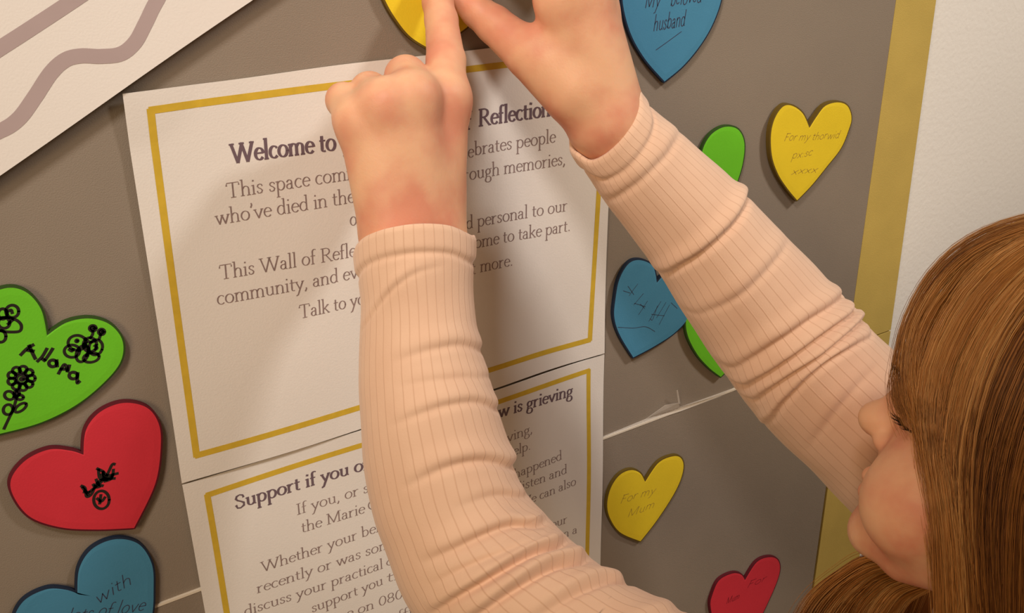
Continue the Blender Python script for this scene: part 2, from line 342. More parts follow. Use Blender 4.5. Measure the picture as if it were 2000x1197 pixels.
# ---------------------------------------------------------------- hearts
def heart(col, side, pts, clefti, tipi, label, kind='foam heart', gap=.0045, tilt=0, lip=.0011):
    A = list(range(clefti, tipi + 1)); n = len(pts)
    seq = [pts[(clefti + k) % n] for k in range(n)]; ti = (tipi - clefti) % n
    half1 = crom(seq[:ti + 1], 10); half2 = crom(seq[ti:] + [seq[0]], 10)
    out = np.vstack([half1[:-1], half2[:-1]])
    W = np.array([wp(x, y, gap) for x, y in out]); cen = W.mean(0); n = len(W)
    t = tag(empty('heart', (cen[0], 0, cen[2])), label, 'heart', 'cut-out hearts on the display board')
    q = W[:, [0, 2]] - cen[[0, 2]]
    # signed area orientation
    ar = np.sum(q[:, 0] * np.roll(q[:, 1], -1) - np.roll(q[:, 0], -1) * q[:, 1])
    if ar < 0: q = q[::-1]
    d = np.roll(q, -1, 0) - np.roll(q, 1, 0); d /= np.linalg.norm(d, axis=1)[:, None] + 1e-12
    nrm = np.c_[d[:, 1], -d[:, 0]]
    def yy(s, base): return np.full(n, base) - tilt * (s[:, 0] * .0)
    outer = q + nrm * lip
    Vf = np.c_[q[:, 0], np.full(n, -gap), q[:, 1]]; inner = q * .90
    Vi = np.c_[inner[:, 0], np.full(n, -gap - .0002), inner[:, 1]]
    V = np.vstack([Vf, Vi, [[0, -gap - .0002, 0]]])
    F = [(i, (i + 1) % n, (i + 1) % n + n, i + n) for i in range(n)] + [(i + n, (i + 1) % n + n, 2 * n) for i in range(n)]
    f = mesh('face', V, F, col, t)
    bk = min(.0012, gap * .3)
    rings = [(q, -gap), (outer, -gap + .0002), (outer, -bk - .0004), (q, -bk)]
    V = np.vstack([np.c_[r[:, 0], np.full(n, y), r[:, 1]] for r, y in rings] + [[[0, -bk, 0]]])
    F = []
    for k in range(3):
        F += [(k * n + i, (k + 1) * n + i, (k + 1) * n + (i + 1) % n, k * n + (i + 1) % n) for i in range(n)]
    F += [(3 * n + i, 4 * n, 3 * n + (i + 1) % n) for i in range(n)]
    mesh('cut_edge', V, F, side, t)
    tack = box('sticky_tack', -.006, .006, -bk, 0, -.006, .006, PALE, t)
    def surf(x, z, l=0): return np.array([x, -gap - .0002 - l, z])
    def pt(px, py): p = wp(px, py, gap); return np.array([p[0], p[2]])
    return t, surf, pt
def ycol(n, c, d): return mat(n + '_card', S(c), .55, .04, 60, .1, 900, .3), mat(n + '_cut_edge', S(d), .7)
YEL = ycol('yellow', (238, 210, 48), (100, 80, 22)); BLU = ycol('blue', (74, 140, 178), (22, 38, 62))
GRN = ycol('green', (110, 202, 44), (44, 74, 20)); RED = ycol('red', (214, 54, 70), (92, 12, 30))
PADS = []
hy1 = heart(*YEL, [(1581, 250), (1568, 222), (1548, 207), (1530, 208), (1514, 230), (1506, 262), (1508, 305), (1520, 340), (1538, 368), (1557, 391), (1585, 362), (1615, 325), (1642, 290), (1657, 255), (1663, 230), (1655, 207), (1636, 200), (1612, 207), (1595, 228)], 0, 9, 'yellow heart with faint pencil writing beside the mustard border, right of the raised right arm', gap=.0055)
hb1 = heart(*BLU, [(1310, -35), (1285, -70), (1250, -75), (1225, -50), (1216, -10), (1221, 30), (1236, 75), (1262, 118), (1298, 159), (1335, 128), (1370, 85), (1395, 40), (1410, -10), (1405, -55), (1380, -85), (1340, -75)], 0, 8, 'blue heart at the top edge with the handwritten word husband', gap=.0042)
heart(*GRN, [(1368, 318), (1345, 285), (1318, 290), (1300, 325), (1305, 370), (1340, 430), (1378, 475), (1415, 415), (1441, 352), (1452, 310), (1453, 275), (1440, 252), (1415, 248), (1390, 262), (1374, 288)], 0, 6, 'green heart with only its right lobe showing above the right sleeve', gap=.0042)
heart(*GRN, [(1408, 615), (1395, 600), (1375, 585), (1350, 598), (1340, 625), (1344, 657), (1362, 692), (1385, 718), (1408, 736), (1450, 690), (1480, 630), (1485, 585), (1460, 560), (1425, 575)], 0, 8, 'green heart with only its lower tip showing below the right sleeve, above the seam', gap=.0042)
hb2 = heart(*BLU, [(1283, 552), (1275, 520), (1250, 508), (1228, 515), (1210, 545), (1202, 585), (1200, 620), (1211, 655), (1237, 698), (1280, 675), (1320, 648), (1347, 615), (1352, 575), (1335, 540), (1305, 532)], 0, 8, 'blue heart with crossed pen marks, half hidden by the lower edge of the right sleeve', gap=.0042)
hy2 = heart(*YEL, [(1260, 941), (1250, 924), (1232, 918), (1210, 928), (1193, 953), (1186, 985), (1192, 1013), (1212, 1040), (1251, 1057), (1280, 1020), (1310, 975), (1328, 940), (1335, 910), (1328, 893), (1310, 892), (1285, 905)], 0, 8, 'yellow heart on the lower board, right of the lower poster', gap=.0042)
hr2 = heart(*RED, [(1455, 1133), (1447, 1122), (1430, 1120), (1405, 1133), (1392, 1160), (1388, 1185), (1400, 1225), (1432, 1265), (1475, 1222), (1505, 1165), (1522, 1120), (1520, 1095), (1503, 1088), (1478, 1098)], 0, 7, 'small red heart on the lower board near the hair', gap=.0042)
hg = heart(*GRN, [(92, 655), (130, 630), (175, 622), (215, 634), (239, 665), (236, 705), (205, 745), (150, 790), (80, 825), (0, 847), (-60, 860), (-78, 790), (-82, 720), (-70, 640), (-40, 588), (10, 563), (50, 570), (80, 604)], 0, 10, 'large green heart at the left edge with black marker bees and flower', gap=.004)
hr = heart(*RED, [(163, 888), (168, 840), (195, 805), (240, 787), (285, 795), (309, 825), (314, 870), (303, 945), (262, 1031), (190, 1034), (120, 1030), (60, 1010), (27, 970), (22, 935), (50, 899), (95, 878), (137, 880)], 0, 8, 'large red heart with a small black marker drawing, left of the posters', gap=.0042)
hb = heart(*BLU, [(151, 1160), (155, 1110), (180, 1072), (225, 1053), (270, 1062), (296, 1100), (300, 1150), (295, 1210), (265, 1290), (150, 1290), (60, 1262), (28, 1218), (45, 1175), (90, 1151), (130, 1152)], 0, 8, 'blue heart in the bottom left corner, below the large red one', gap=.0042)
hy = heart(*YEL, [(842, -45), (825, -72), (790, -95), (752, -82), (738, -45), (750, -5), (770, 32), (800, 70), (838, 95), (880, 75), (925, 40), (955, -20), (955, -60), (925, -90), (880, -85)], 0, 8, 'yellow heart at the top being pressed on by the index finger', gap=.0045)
def ink(h, name, paths, hw, m, smooth=6):
    t, surf, pt = h; st = Strokes(); o = np.array(t.location)
    for p in paths:
        q = crom(p, smooth) if len(p) > 2 else np.array(p, float)
        st.poly([pt(*k) for k in q], lambda d: hw)
    V = [surf(x, z, .00008) - np.array([o[0], 0, o[2]]) for x, z in st.V]
    V = [v * np.array([1, 1, 1]) for v in V]
    mesh(name, V, st.F, m, t)
def hand(h, name, rows, m, xh, wd, shear=.25):
    t, surf, pt = h; st = Strokes(); o = np.array(t.location)
    for s, ax, ay, bx, by in rows: text(st, s, pt(ax, ay), pt(bx, by), xh, lambda d: wd, shear, .12, False)
    mesh(name, [surf(x, z, .00008) - np.array([o[0], 0, o[2]]) for x, z in st.V], st.F, m, t)
def el(cx, cy, rx, ry, a0=0, a1=360, rot=0, n=14):
    c_, s_ = math.cos(math.radians(rot)), math.sin(math.radians(rot)); o = []
    for k in range(n + 1):
        t = math.radians(a0 + (a1 - a0) * k / n); x, y = rx * math.cos(t), ry * math.sin(t); o.append((cx + x * c_ - y * s_, cy + x * s_ + y * c_))
    return o
Z = lambda x, y: (x / 3.99, 560 + y / 3.99)       # crop of the green heart -> photograph
bee = [el(600, 435, 70, 58), el(560, 500, 60, 48), el(700, 450, 52, 55), el(745, 470, 52, 60, rot=20), el(640, 520, 45, 65, rot=20), el(710, 550, 62, 36, rot=-10),
       el(722, 322, 26, 22), el(722, 322, 12, 10), el(790, 350, 24, 22), el(790, 350, 10, 10), [(722, 340), (720, 370), (700, 400)], [(785, 365), (770, 410)], el(598, 420, 8, 8), [(535, 485), (560, 500), (570, 480)], [(735, 455), (755, 475), (740, 490)], [(660, 400), (700, 430), (740, 420)], [(650, 440), (690, 480), (670, 540)]]
bee2 = [el(95, 190, 50, 48), [(60, 190), (85, 180), (95, 205)], el(20, 210, 35, 40), [(0, 240), (60, 238), (130, 260), (165, 300), (150, 345), (60, 350), (0, 340)], el(30, 280, 45, 42), [(60, 290), (100, 255)], el(5, 385, 40, 45)]
flower = [el(170, 718, 42, 34), el(172, 717, 14, 10)] + [el(165 + 78 * math.cos(a), 712 + 70 * math.sin(a), 30, 26) for a in np.linspace(0, 5.6, 9)] + [[(130, 800), (125, 870), (100, 960), (75, 1010), (30, 1105)], el(72, 845, 38, 32, rot=20), el(155, 860, 26, 18), el(62, 955, 36, 40, rot=30), el(160, 940, 52, 24, rot=-35), el(130, 830, 20, 20)]
word = [[(160, 530), (210, 480), (260, 450)], [(225, 455), (250, 510), (275, 560)], [(212, 492), (262, 500)], [(290, 580), (330, 540), (365, 480)], [(350, 570), (385, 520), (410, 480)], [(330, 560), (350, 575)], el(410, 595, 30, 26), [(440, 570), (445, 620)], [(455, 675), (480, 630), (500, 605), (520, 625), (525, 660), (540, 610)], [(470, 640), (510, 640)], el(570, 690, 32, 26), [(605, 670), (600, 745), (620, 735)]]
ink(hg, 'marker_drawing', [[Z(*p) for p in s] for s in bee + bee2 + flower], .00075, MARK)
ink(hg, 'marker_name', [[Z(*p) for p in s] for s in word], .00085, MARK)
Y = lambda x, y: (x / 1.7178, 500 + y / 1.7178)
ink(hr, 'marker_drawing', [[Y(*p) for p in s] for s in [el(340, 817, 26, 30), [(325, 812), (340, 822), (352, 808)], [(338, 800), (334, 830)], [(272, 770), (285, 778), (290, 805), (305, 800), (315, 780)], [(276, 775), (296, 800)], [(280, 790), (300, 792)], [(300, 790), (330, 765), (355, 740), (375, 700), (385, 698)], [(318, 770), (340, 750), (385, 745)], [(325, 712), (345, 722), (360, 735), (395, 728)], [(330, 715), (335, 745), (360, 750)], [(340, 730), (350, 745), (375, 738), (380, 715)], [(322, 748), (330, 765), (345, 770)], [(350, 755), (370, 748), (378, 735)], [(345, 722), (350, 750)], [(312, 765), (320, 775), (335, 772)]]], .0008, MARK)
BX = lambda x, y: (1200 + x / 2.85, y / 2.85)
hand(hb1, 'pen_writing', [('My', *BX(165, 40), *BX(250, 30)), ('beloved', *BX(310, 30), *BX(480, 12)), ('husband', *BX(215, 168), *BX(388, 140))], PEN, .0058, .055)
ink(hb1, 'pen_underline', [[BX(230, 278), BX(300, 228), BX(372, 175)]], .00025, PEN)
X_ = lambda x, y: (1150 + x / 2.993, 480 + y / 2.993)
ink(hb2, 'pen_marks', [[X_(*p) for p in s] for s in [[(200, 262), (240, 275)], [(285, 222), (235, 290)], [(228, 235), (262, 285)], [(318, 278), (262, 345)], [(265, 335), (330, 355)], [(342, 322), (290, 402)], [(300, 340), (325, 365)], [(420, 325), (350, 440)], [(450, 330), (395, 420)], [(365, 400), (440, 408)], [(470, 345), (410, 460)], [(480, 332), (515, 365)], [(400, 350), (372, 430), (360, 425)], [(170, 475), (260, 480), (330, 472), (385, 500)]]], .0002, PEN)
YX = lambda x, y: (1200 + x / 2.85, y / 2.85)
hand(hy1, 'pencil_writing', [('For my thorwid', *YX(940, 785), *YX(1245, 768)), ('px:sc', *YX(985, 885), *YX(1095, 862)), ('xxxx', *YX(982, 972), *YX(1120, 962))], PENCIL, .0034, .06)
LX = lambda x, y: (1150 + x / 3.176, 820 + y / 3.176)
hand(hy2, 'pencil_writing', [('For my', *LX(190, 515), *LX(405, 455)), ('Mum', *LX(235, 600), *LX(400, 545))], PENCIL, .0042, .05)
hand(hr2, 'pencil_writing', [('For', *LX(975, 1045), *LX(1090, 1000)), ('Mum', *LX(850, 1140), *LX(930, 1105))], PENCILR, .004, .06)
hand(hb, 'pen_writing', [('with', 190, 1180, 258, 1140), ('lots of love', 130, 1215, 280, 1190)], PEN, .005, .05)
# ---------------------------------------------------------------- implicit surfaces
def cap(P, a, b, ra, rb):
    a = np.asarray(a, float); b = np.asarray(b, float); ab = b - a; L = ab @ ab + 1e-12
    h = np.clip(((P - a) @ ab) / L, 0, 1); return np.linalg.norm(P - a - h[..., None] * ab, axis=-1) - (ra + (rb - ra) * h)
def ell(P, c, r):
    q = (P - np.asarray(c)) / np.asarray(r); k = np.linalg.norm(q, axis=-1); k2 = np.linalg.norm(q / np.asarray(r), axis=-1) + 1e-9
    return k * (k - 1) / k2
def smin(a, b, k):
    h = np.clip(.5 + .5 * (b - a) / k, 0, 1); return b + (a - b) * h - k * h * (1 - h)
def nets(f, lo, hi, h):
    ax = [np.arange(lo[i], hi[i] + h, h) for i in range(3)]
    P = np.stack(np.meshgrid(*ax, indexing='ij'), -1); Vv = np.empty(P.shape[:3])
    for i in range(P.shape[0]): Vv[i] = f(P[i])
    s = Vv < 0; n = np.array(s.shape) - 1
    c = [s[i:n[0] + i, j:n[1] + j, k:n[2] + k] for i in (0, 1) for j in (0, 1) for k in (0, 1)]
    tot = sum(x.astype(np.int8) for x in c); act = (tot > 0) & (tot < 8)
    idx = np.full(act.shape, -1, np.int64); I = np.argwhere(act); idx[tuple(I.T)] = np.arange(len(I))
    acc = np.zeros((len(I), 3)); cnt = np.zeros(len(I))
    cor = [(i, j, k) for i in (0, 1) for j in (0, 1) for k in (0, 1)]
    for a in range(8):
        for b in range(a + 1, 8):
            da = np.array(cor[a]); db = np.array(cor[b])
            if np.abs(da - db).sum() != 1: continue
            va = Vv[tuple((I + da).T)]; vb = Vv[tuple((I + db).T)]; m = (va < 0) != (vb < 0)
            t = np.where(m, va / (va - vb + 1e-15), 0)[:, None]
            acc += np.where(m[:, None], I + da + t * (db - da), 0); cnt += m
    V = (acc / cnt[:, None]) * h + np.array(lo)
    F = []
    for a in range(3):
        b, c_ = (a + 1) % 3, (a + 2) % 3
        sl0 = [slice(None)] * 3; sl1 = [slice(None)] * 3; sl0[a] = slice(0, -1); sl1[a] = slice(1, None)
        d = s[tuple(sl0)].astype(int) - s[tuple(sl1)].astype(int)
        E = np.argwhere(d != 0); E = E[(E[:, b] > 0) & (E[:, c_] > 0) & (E[:, b] < n[b]) & (E[:, c_] < n[c_])]
        sg = d[tuple(E.T)]; eb = np.zeros(3, int); eb[b] = 1; ec = np.zeros(3, int); ec[c_] = 1
        q = np.stack([idx[tuple((E - eb - ec).T)], idx[tuple((E - ec).T)], idx[tuple(E.T)], idx[tuple((E - eb).T)]], 1)
        q[sg < 0] = q[sg < 0][:, ::-1]; F.append(q)
    return V, np.vstack(F)
def px_r(p, r): return r * depth(p) / FPX
def J(px, py, gap, rpx): p = wp(px, py, gap); return p, px_r(p, rpx)
def chain(P, js, k=.002):
    d = None
    for (a, ra), (b, rb) in zip(js, js[1:]):
        c = cap(P, a, b, ra, rb); d = c if d is None else smin(d, c, k)
    return d
def bounds(js, pad):
    A = np.array([j[0] for j in js]); return A.min(0) - pad, A.max(0) + pad
# left hand (back of the hand towards us, index finger stretched up, the others curled)
LH = dict(
 palm=[[J(768, 470, .088, 60), J(700, 238, .070, 42)], [J(790, 470, .088, 62), J(752, 205, .078, 46)], [J(825, 470, .088, 62), J(808, 192, .080, 47)], [J(848, 470, .086, 57), J(868, 195, .072, 48)], [J(800, 420, .084, 52), J(825, 290, .064, 66)], [J(775, 465, .088, 56), J(796, 610, .098, 52)], [J(842, 465, .087, 56), J(828, 610, .098, 52)]],
 fingers=[[J(868, 195, .072, 46), J(871, 118, .054, 38), J(862, 40, .030, 32), J(855, 5, .021, 30), J(850, -38, .0125, 26)],
          [J(806, 192, .080, 45), J(793, 150, .054, 41), J(795, 165, .034, 34), J(812, 215, .036, 30)],
          [J(750, 205, .078, 43), J(722, 178, .052, 37), J(732, 205, .034, 33), J(760, 245, .036, 29)],
          [J(700, 238, .070, 40), J(671, 196, .049, 34), J(680, 222, .034, 30), J(705, 262, .036, 26)],
          [J(845, 400, .078, 48), J(868, 310, .058, 42), J(866, 225, .042, 36), J(858, 150, .030, 30)]])
RH = dict(
 palm=[[J(1180, 245, .074, 60), J(1092, 5, .060, 44)], [J(1187, 240, .076, 58), J(1125, -12, .066, 44)], [J(1193, 233, .076, 56), J(1148, -8, .066, 42)], [J(1198, 228, .075, 52), J(1163, 15, .060, 38)], [J(1170, 240, .071, 54), J(1075, 115, .056, 52)], [J(1188, 238, .076, 58), J(1255, 328, .081, 60)]],
 fingers=[[J(1092, 5, .060, 42), J(1062, -75, .046, 35), J(1015, -108, .026, 29), J(975, -95, .0125, 24)],
          [J(1125, -12, .066, 42), J(1100, -100, .050, 35), J(1060, -140, .028, 29), J(1030, -130, .012, 25)],
          [J(1148, -8, .066, 40), J(1140, -95, .048, 33), J(1110, -130, .028, 28), J(1085, -110, .016, 24)],
          [J(1163, 15, .060, 37), J(1170, -60, .044, 30), J(1150, -100, .028, 26), J(1125, -90, .016, 22)],
          [J(1115, 175, .066, 58), J(1032, 104, .048, 47), J(965, 48, .028, 37), J(932, 22, .020, 32), J(902, 0, .0135, 24)]])
def hand_sdf(Hd):
    def f(P):
        d = None
        for a, b in Hd['palm']:
            c = cap(P, a[0], b[0], a[1], b[1]); d = c if d is None else smin(d, c, .010)
        fs = None
        for ch in Hd['fingers'][:4]:
            c = chain(P, ch); fs = c if fs is None else smin(fs, c, .002)
        d = smin(d, fs, .009); d = smin(d, chain(P, Hd['fingers'][4]), .010)
        return d
    return f
BV, BF = [], []; nb = 0
def addb(V, F):
    global nb
    BV.append(V); BF.append(F + nb); nb += len(V)
hand_v = []
for Hd in (LH, RH):
    js = [j for ch in Hd['palm'] + Hd['fingers'] for j in ch]; l, h_ = bounds(js, .024)
    V, F = nets(hand_sdf(Hd), l, h_, .0011); addb(V, F)
# head
L0 = np.array([.4955, -.289, 1.45 - .2945]); yaw, pit, rol = .50, .20, .14
HC = L0
def hrot(yaw, pit, rol):
    Fv = np.array([-math.sin(yaw), math.cos(yaw), 0]); Lv = np.array([-math.cos(yaw), -math.sin(yaw), 0]); Uv = np.array([0, 0, 1.])
    Fv, Uv = Fv * math.cos(pit) + Uv * math.sin(pit), Uv * math.cos(pit) - Fv * math.sin(pit)
    Lv, Uv = Lv * math.cos(rol) + Uv * math.sin(rol), Uv * math.cos(rol) - Lv * math.sin(rol)
    return np.array([Lv, Fv, Uv])
HR = hrot(yaw, pit, rol)
def hl(l, f, u): return HC + HR.T @ (np.array([l, f, u]) * .001)
def head(P):                                      # local, mm
    d = ell(P, (0, -8, 30), (69, 86, 78))
    d = smin(d, ell(P, (0, 22, -22), (54, 62, 66)), 22)
    for s in (1, -1):
        d = smin(d, ell(P, (s * 34, 57, -42), (27, 30, 32)), 16)
        d = smin(d, cap(P, (s * 46, 0, -50), (s * 20, 52, -82), 12, 12), 20)
    d = smin(d, ell(P, (0, 70, -83), (19, 16, 15)), 14)
    d = smin(d, ell(P, (0, 67, -57), (25, 16, 20)), 14)
    d = smin(d, ell(P, (0, 60, 38), (48, 24, 30)), 20)
    for s in (1, -1):
        d = -smin(-d, ell(P, (s * 30, 88, 0), (17, 12, 11)), 9)      # sockets
        d = smin(d, ell(P, (s * 29, 69, 0), (14.5, 12, 11.5)), 2.5)  # lids
        d = smin(d, cap(P, (s * 12, 83, 14), (s * 40, 74, 17), 5, 4), 7)
        d = smin(d, ell(P, (s * 9, 84, -27), (6.5, 7, 5.8)), 4)
        d = smin(d, ell(P, (s * 70, -8, -8), (6, 16, 27)), 4)
        d = smin(d, cap(P, (s * 17, 75, -56), (0, 84, -53), 3, 4.6), 3)
        d = smin(d, cap(P, (s * 15, 75, -58), (0, 82.5, -62.5), 3, 5.2), 2)
    d = smin(d, cap(P, (0, 79, 10), (0, 89, -15), 7, 8), 7)
    d = smin(d, ell(P, (0, 92, -20), (10, 11, 10)), 4)
    d = smin(d, cap(P, (0, -20, -50), (6, -38, -150), 42, 38), 18)
    return d
V, F = nets(head, (-88, -110, -165), (88, 118, 122), 1.6)
addb(HC + (V * .001) @ HR, F)
# sleeves: centre lines as (px, py, gap, half width px)
SL = [(808, 455, .088, 116), (811, 520, .092, 115), (817, 600, .098, 111), (822, 700, .106, 120), (835, 800, .116, 133), (856, 900, .126, 144), (882, 1000, .138, 146), (935, 1100, .155, 158), (1030, 1190, .180, 158), (1150, 1270, .21, 150), (1300, 1350, .245, 155), (1470, 1440, .27, 170)]
SR = [(1180, 236, .074, 84), (1206, 272, .076, 90), (1250, 320, .080, 98), (1350, 432, .092, 111), (1455, 562, .108, 126), (1555, 690, .125, 137), (1660, 800, .142, 138), (1770, 905, .165, 142), (1890, 1010, .20, 150), (1990, 1120, .24, 160)]
def jw(s): p = wp(s[0], s[1], s[2]); return p, px_r(p, s[3])
LJ = [jw(s) for s in SL]; RJ = [jw(s) for s in SR]
def body(P):
    d = None
    for JS, e in ((LJ, 6), (RJ, 5)):
        ks = [(p, r * .66) for p, r in JS][2:]
        c = chain(P, ks, .01); d = c if d is None else np.minimum(d, c)
    sl_, sr_ = LJ[-1][0], RJ[-1][0]; neck = hl(4, -38, -150)
    mid = (sl_ + sr_) / 2
    chest = np.array([.5 * (mid[0] + neck[0]), -.33, .88]); pel = np.array([chest[0], -.36, .64])
    d = smin(d, cap(P, sl_, neck, .036, .032), .03); d = smin(d, cap(P, sr_, neck, .036, .032), .03)
    d = smin(d, cap(P, neck, chest, .04, .085), .04); d = smin(d, cap(P, chest, pel, .085, .085), .04)
    for s in (-1, 1):
        hip = pel + np.array([s * .055, 0, -.02]); kn = np.array([pel[0] + s * .07, -.33, .36]); an = np.array([pel[0] + s * .075, -.37, .07])
        d = smin(d, cap(P, hip, kn, .062, .042), .02); d = smin(d, cap(P, kn, an, .042, .027), .02)
        d = smin(d, cap(P, an + [0, 0, -.03], an + [0, .11, -.035], .025, .022), .015)
    return d
V, F = nets(body, (.15, -.50, .0), (.78, -.02, 1.34), .007); addb(V, F)
# ---------------------------------------------------------------- the child
def skin():
    m = mat('skin', S((240, 190, 158)), .5, 0, spec=.35, sss=.35)
    nt = m.node_tree; b = nt.nodes['Principled BSDF']; tc = nt.nodes.new('ShaderNodeTexCoord')
    n = nt.nodes.new('ShaderNodeTexNoise'); n.inputs['Scale'].default_value = 34; n.inputs['Detail'].default_value = 3
    r = nt.nodes.new('ShaderNodeValToRGB'); r.color_ramp.elements[0].position = .38; r.color_ramp.elements[1].position = .66
    r.color_ramp.elements[0].color = (*S((226, 178, 144)), 1); r.color_ramp.elements[1].color = (*S((212, 144, 118)), 1)
    n2 = nt.nodes.new('ShaderNodeTexNoise'); n2.inputs['Scale'].default_value = 700; n2.inputs['Detail'].default_value = 3
    bp = nt.nodes.new('ShaderNodeBump'); bp.inputs['Strength'].default_value = .12; bp.inputs['Distance'].default_value = .001
    L = nt.links.new
    L(tc.outputs['Object'], n.inputs['Vector']); L(n.outputs['Fac'], r.inputs['Fac']); L(r.outputs['Color'], b.inputs['Base Color'])
    L(tc.outputs['Object'], n2.inputs['Vector']); L(n2.outputs['Fac'], bp.inputs['Height']); L(bp.outputs['Normal'], b.inputs['Normal'])
    return m
SKIN = skin()
base = np.array([.50, -.36, 0.0])
kid = tag(empty('person', base), 'child with long brown hair and pale pink ribbed top reaching to the board', 'person')
def rel(V): return np.asarray(V) - base
bo = mesh('body', rel(np.vstack(BV)), np.vstack(BF), SKIN, kid, True)
def cloth():
    m = bpy.data.materials.new('ribbed_knit'); m.use_nodes = True; nt = m.node_tree; b = nt.nodes['Principled BSDF']; L = nt.links.new
    b.inputs['Roughness'].default_value = .9; b.inputs['Specular IOR Level'].default_value = .15; b.inputs['Sheen Weight'].default_value = .25
    b.inputs['Sheen Roughness'].default_value = .6
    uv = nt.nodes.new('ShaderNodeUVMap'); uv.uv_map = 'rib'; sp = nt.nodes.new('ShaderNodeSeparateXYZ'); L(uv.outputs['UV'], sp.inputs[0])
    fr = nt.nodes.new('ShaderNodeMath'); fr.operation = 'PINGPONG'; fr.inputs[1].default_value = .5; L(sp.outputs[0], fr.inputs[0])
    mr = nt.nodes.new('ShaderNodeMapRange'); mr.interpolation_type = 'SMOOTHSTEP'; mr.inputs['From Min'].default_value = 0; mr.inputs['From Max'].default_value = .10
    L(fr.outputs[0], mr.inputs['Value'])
    tc = nt.nodes.new('ShaderNodeTexCoord'); n = nt.nodes.new('ShaderNodeTexNoise'); n.inputs['Scale'].default_value = 900; n.inputs['Detail'].default_value = 3
    L(tc.outputs['Object'], n.inputs['Vector'])
    ad = nt.nodes.new('ShaderNodeMath'); ad.operation = 'MULTIPLY_ADD'; ad.inputs[1].default_value = .55; L(n.outputs['Fac'], ad.inputs[0]); L(mr.outputs['Result'], ad.inputs[2])
    bp = nt.nodes.new('ShaderNodeBump'); bp.inputs['Strength'].default_value = .3; bp.inputs['Distance'].default_value = .0005
    L(ad.outputs[0], bp.inputs['Height']); L(bp.outputs['Normal'], b.inputs['Normal'])
    n3 = nt.nodes.new('ShaderNodeTexNoise'); n3.inputs['Scale'].default_value = 60; L(tc.outputs['Object'], n3.inputs['Vector'])
    mx = nt.nodes.new('ShaderNodeMix'); mx.data_type = 'RGBA'; mx.inputs['A'].default_value = (*S((232, 197, 172)), 1); mx.inputs['B'].default_value = (*S((224, 185, 160)), 1)
    L(n3.outputs['Fac'], mx.inputs['Factor'])
    m2 = nt.nodes.new('ShaderNodeMix'); m2.data_type = 'RGBA'; m2.inputs['A'].default_value = (*S((216, 176, 150)), 1)  # darker colour paints shade into the rib grooves
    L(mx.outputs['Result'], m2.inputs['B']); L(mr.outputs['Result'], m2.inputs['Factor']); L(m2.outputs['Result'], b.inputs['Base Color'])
    return m
KNIT = cloth()
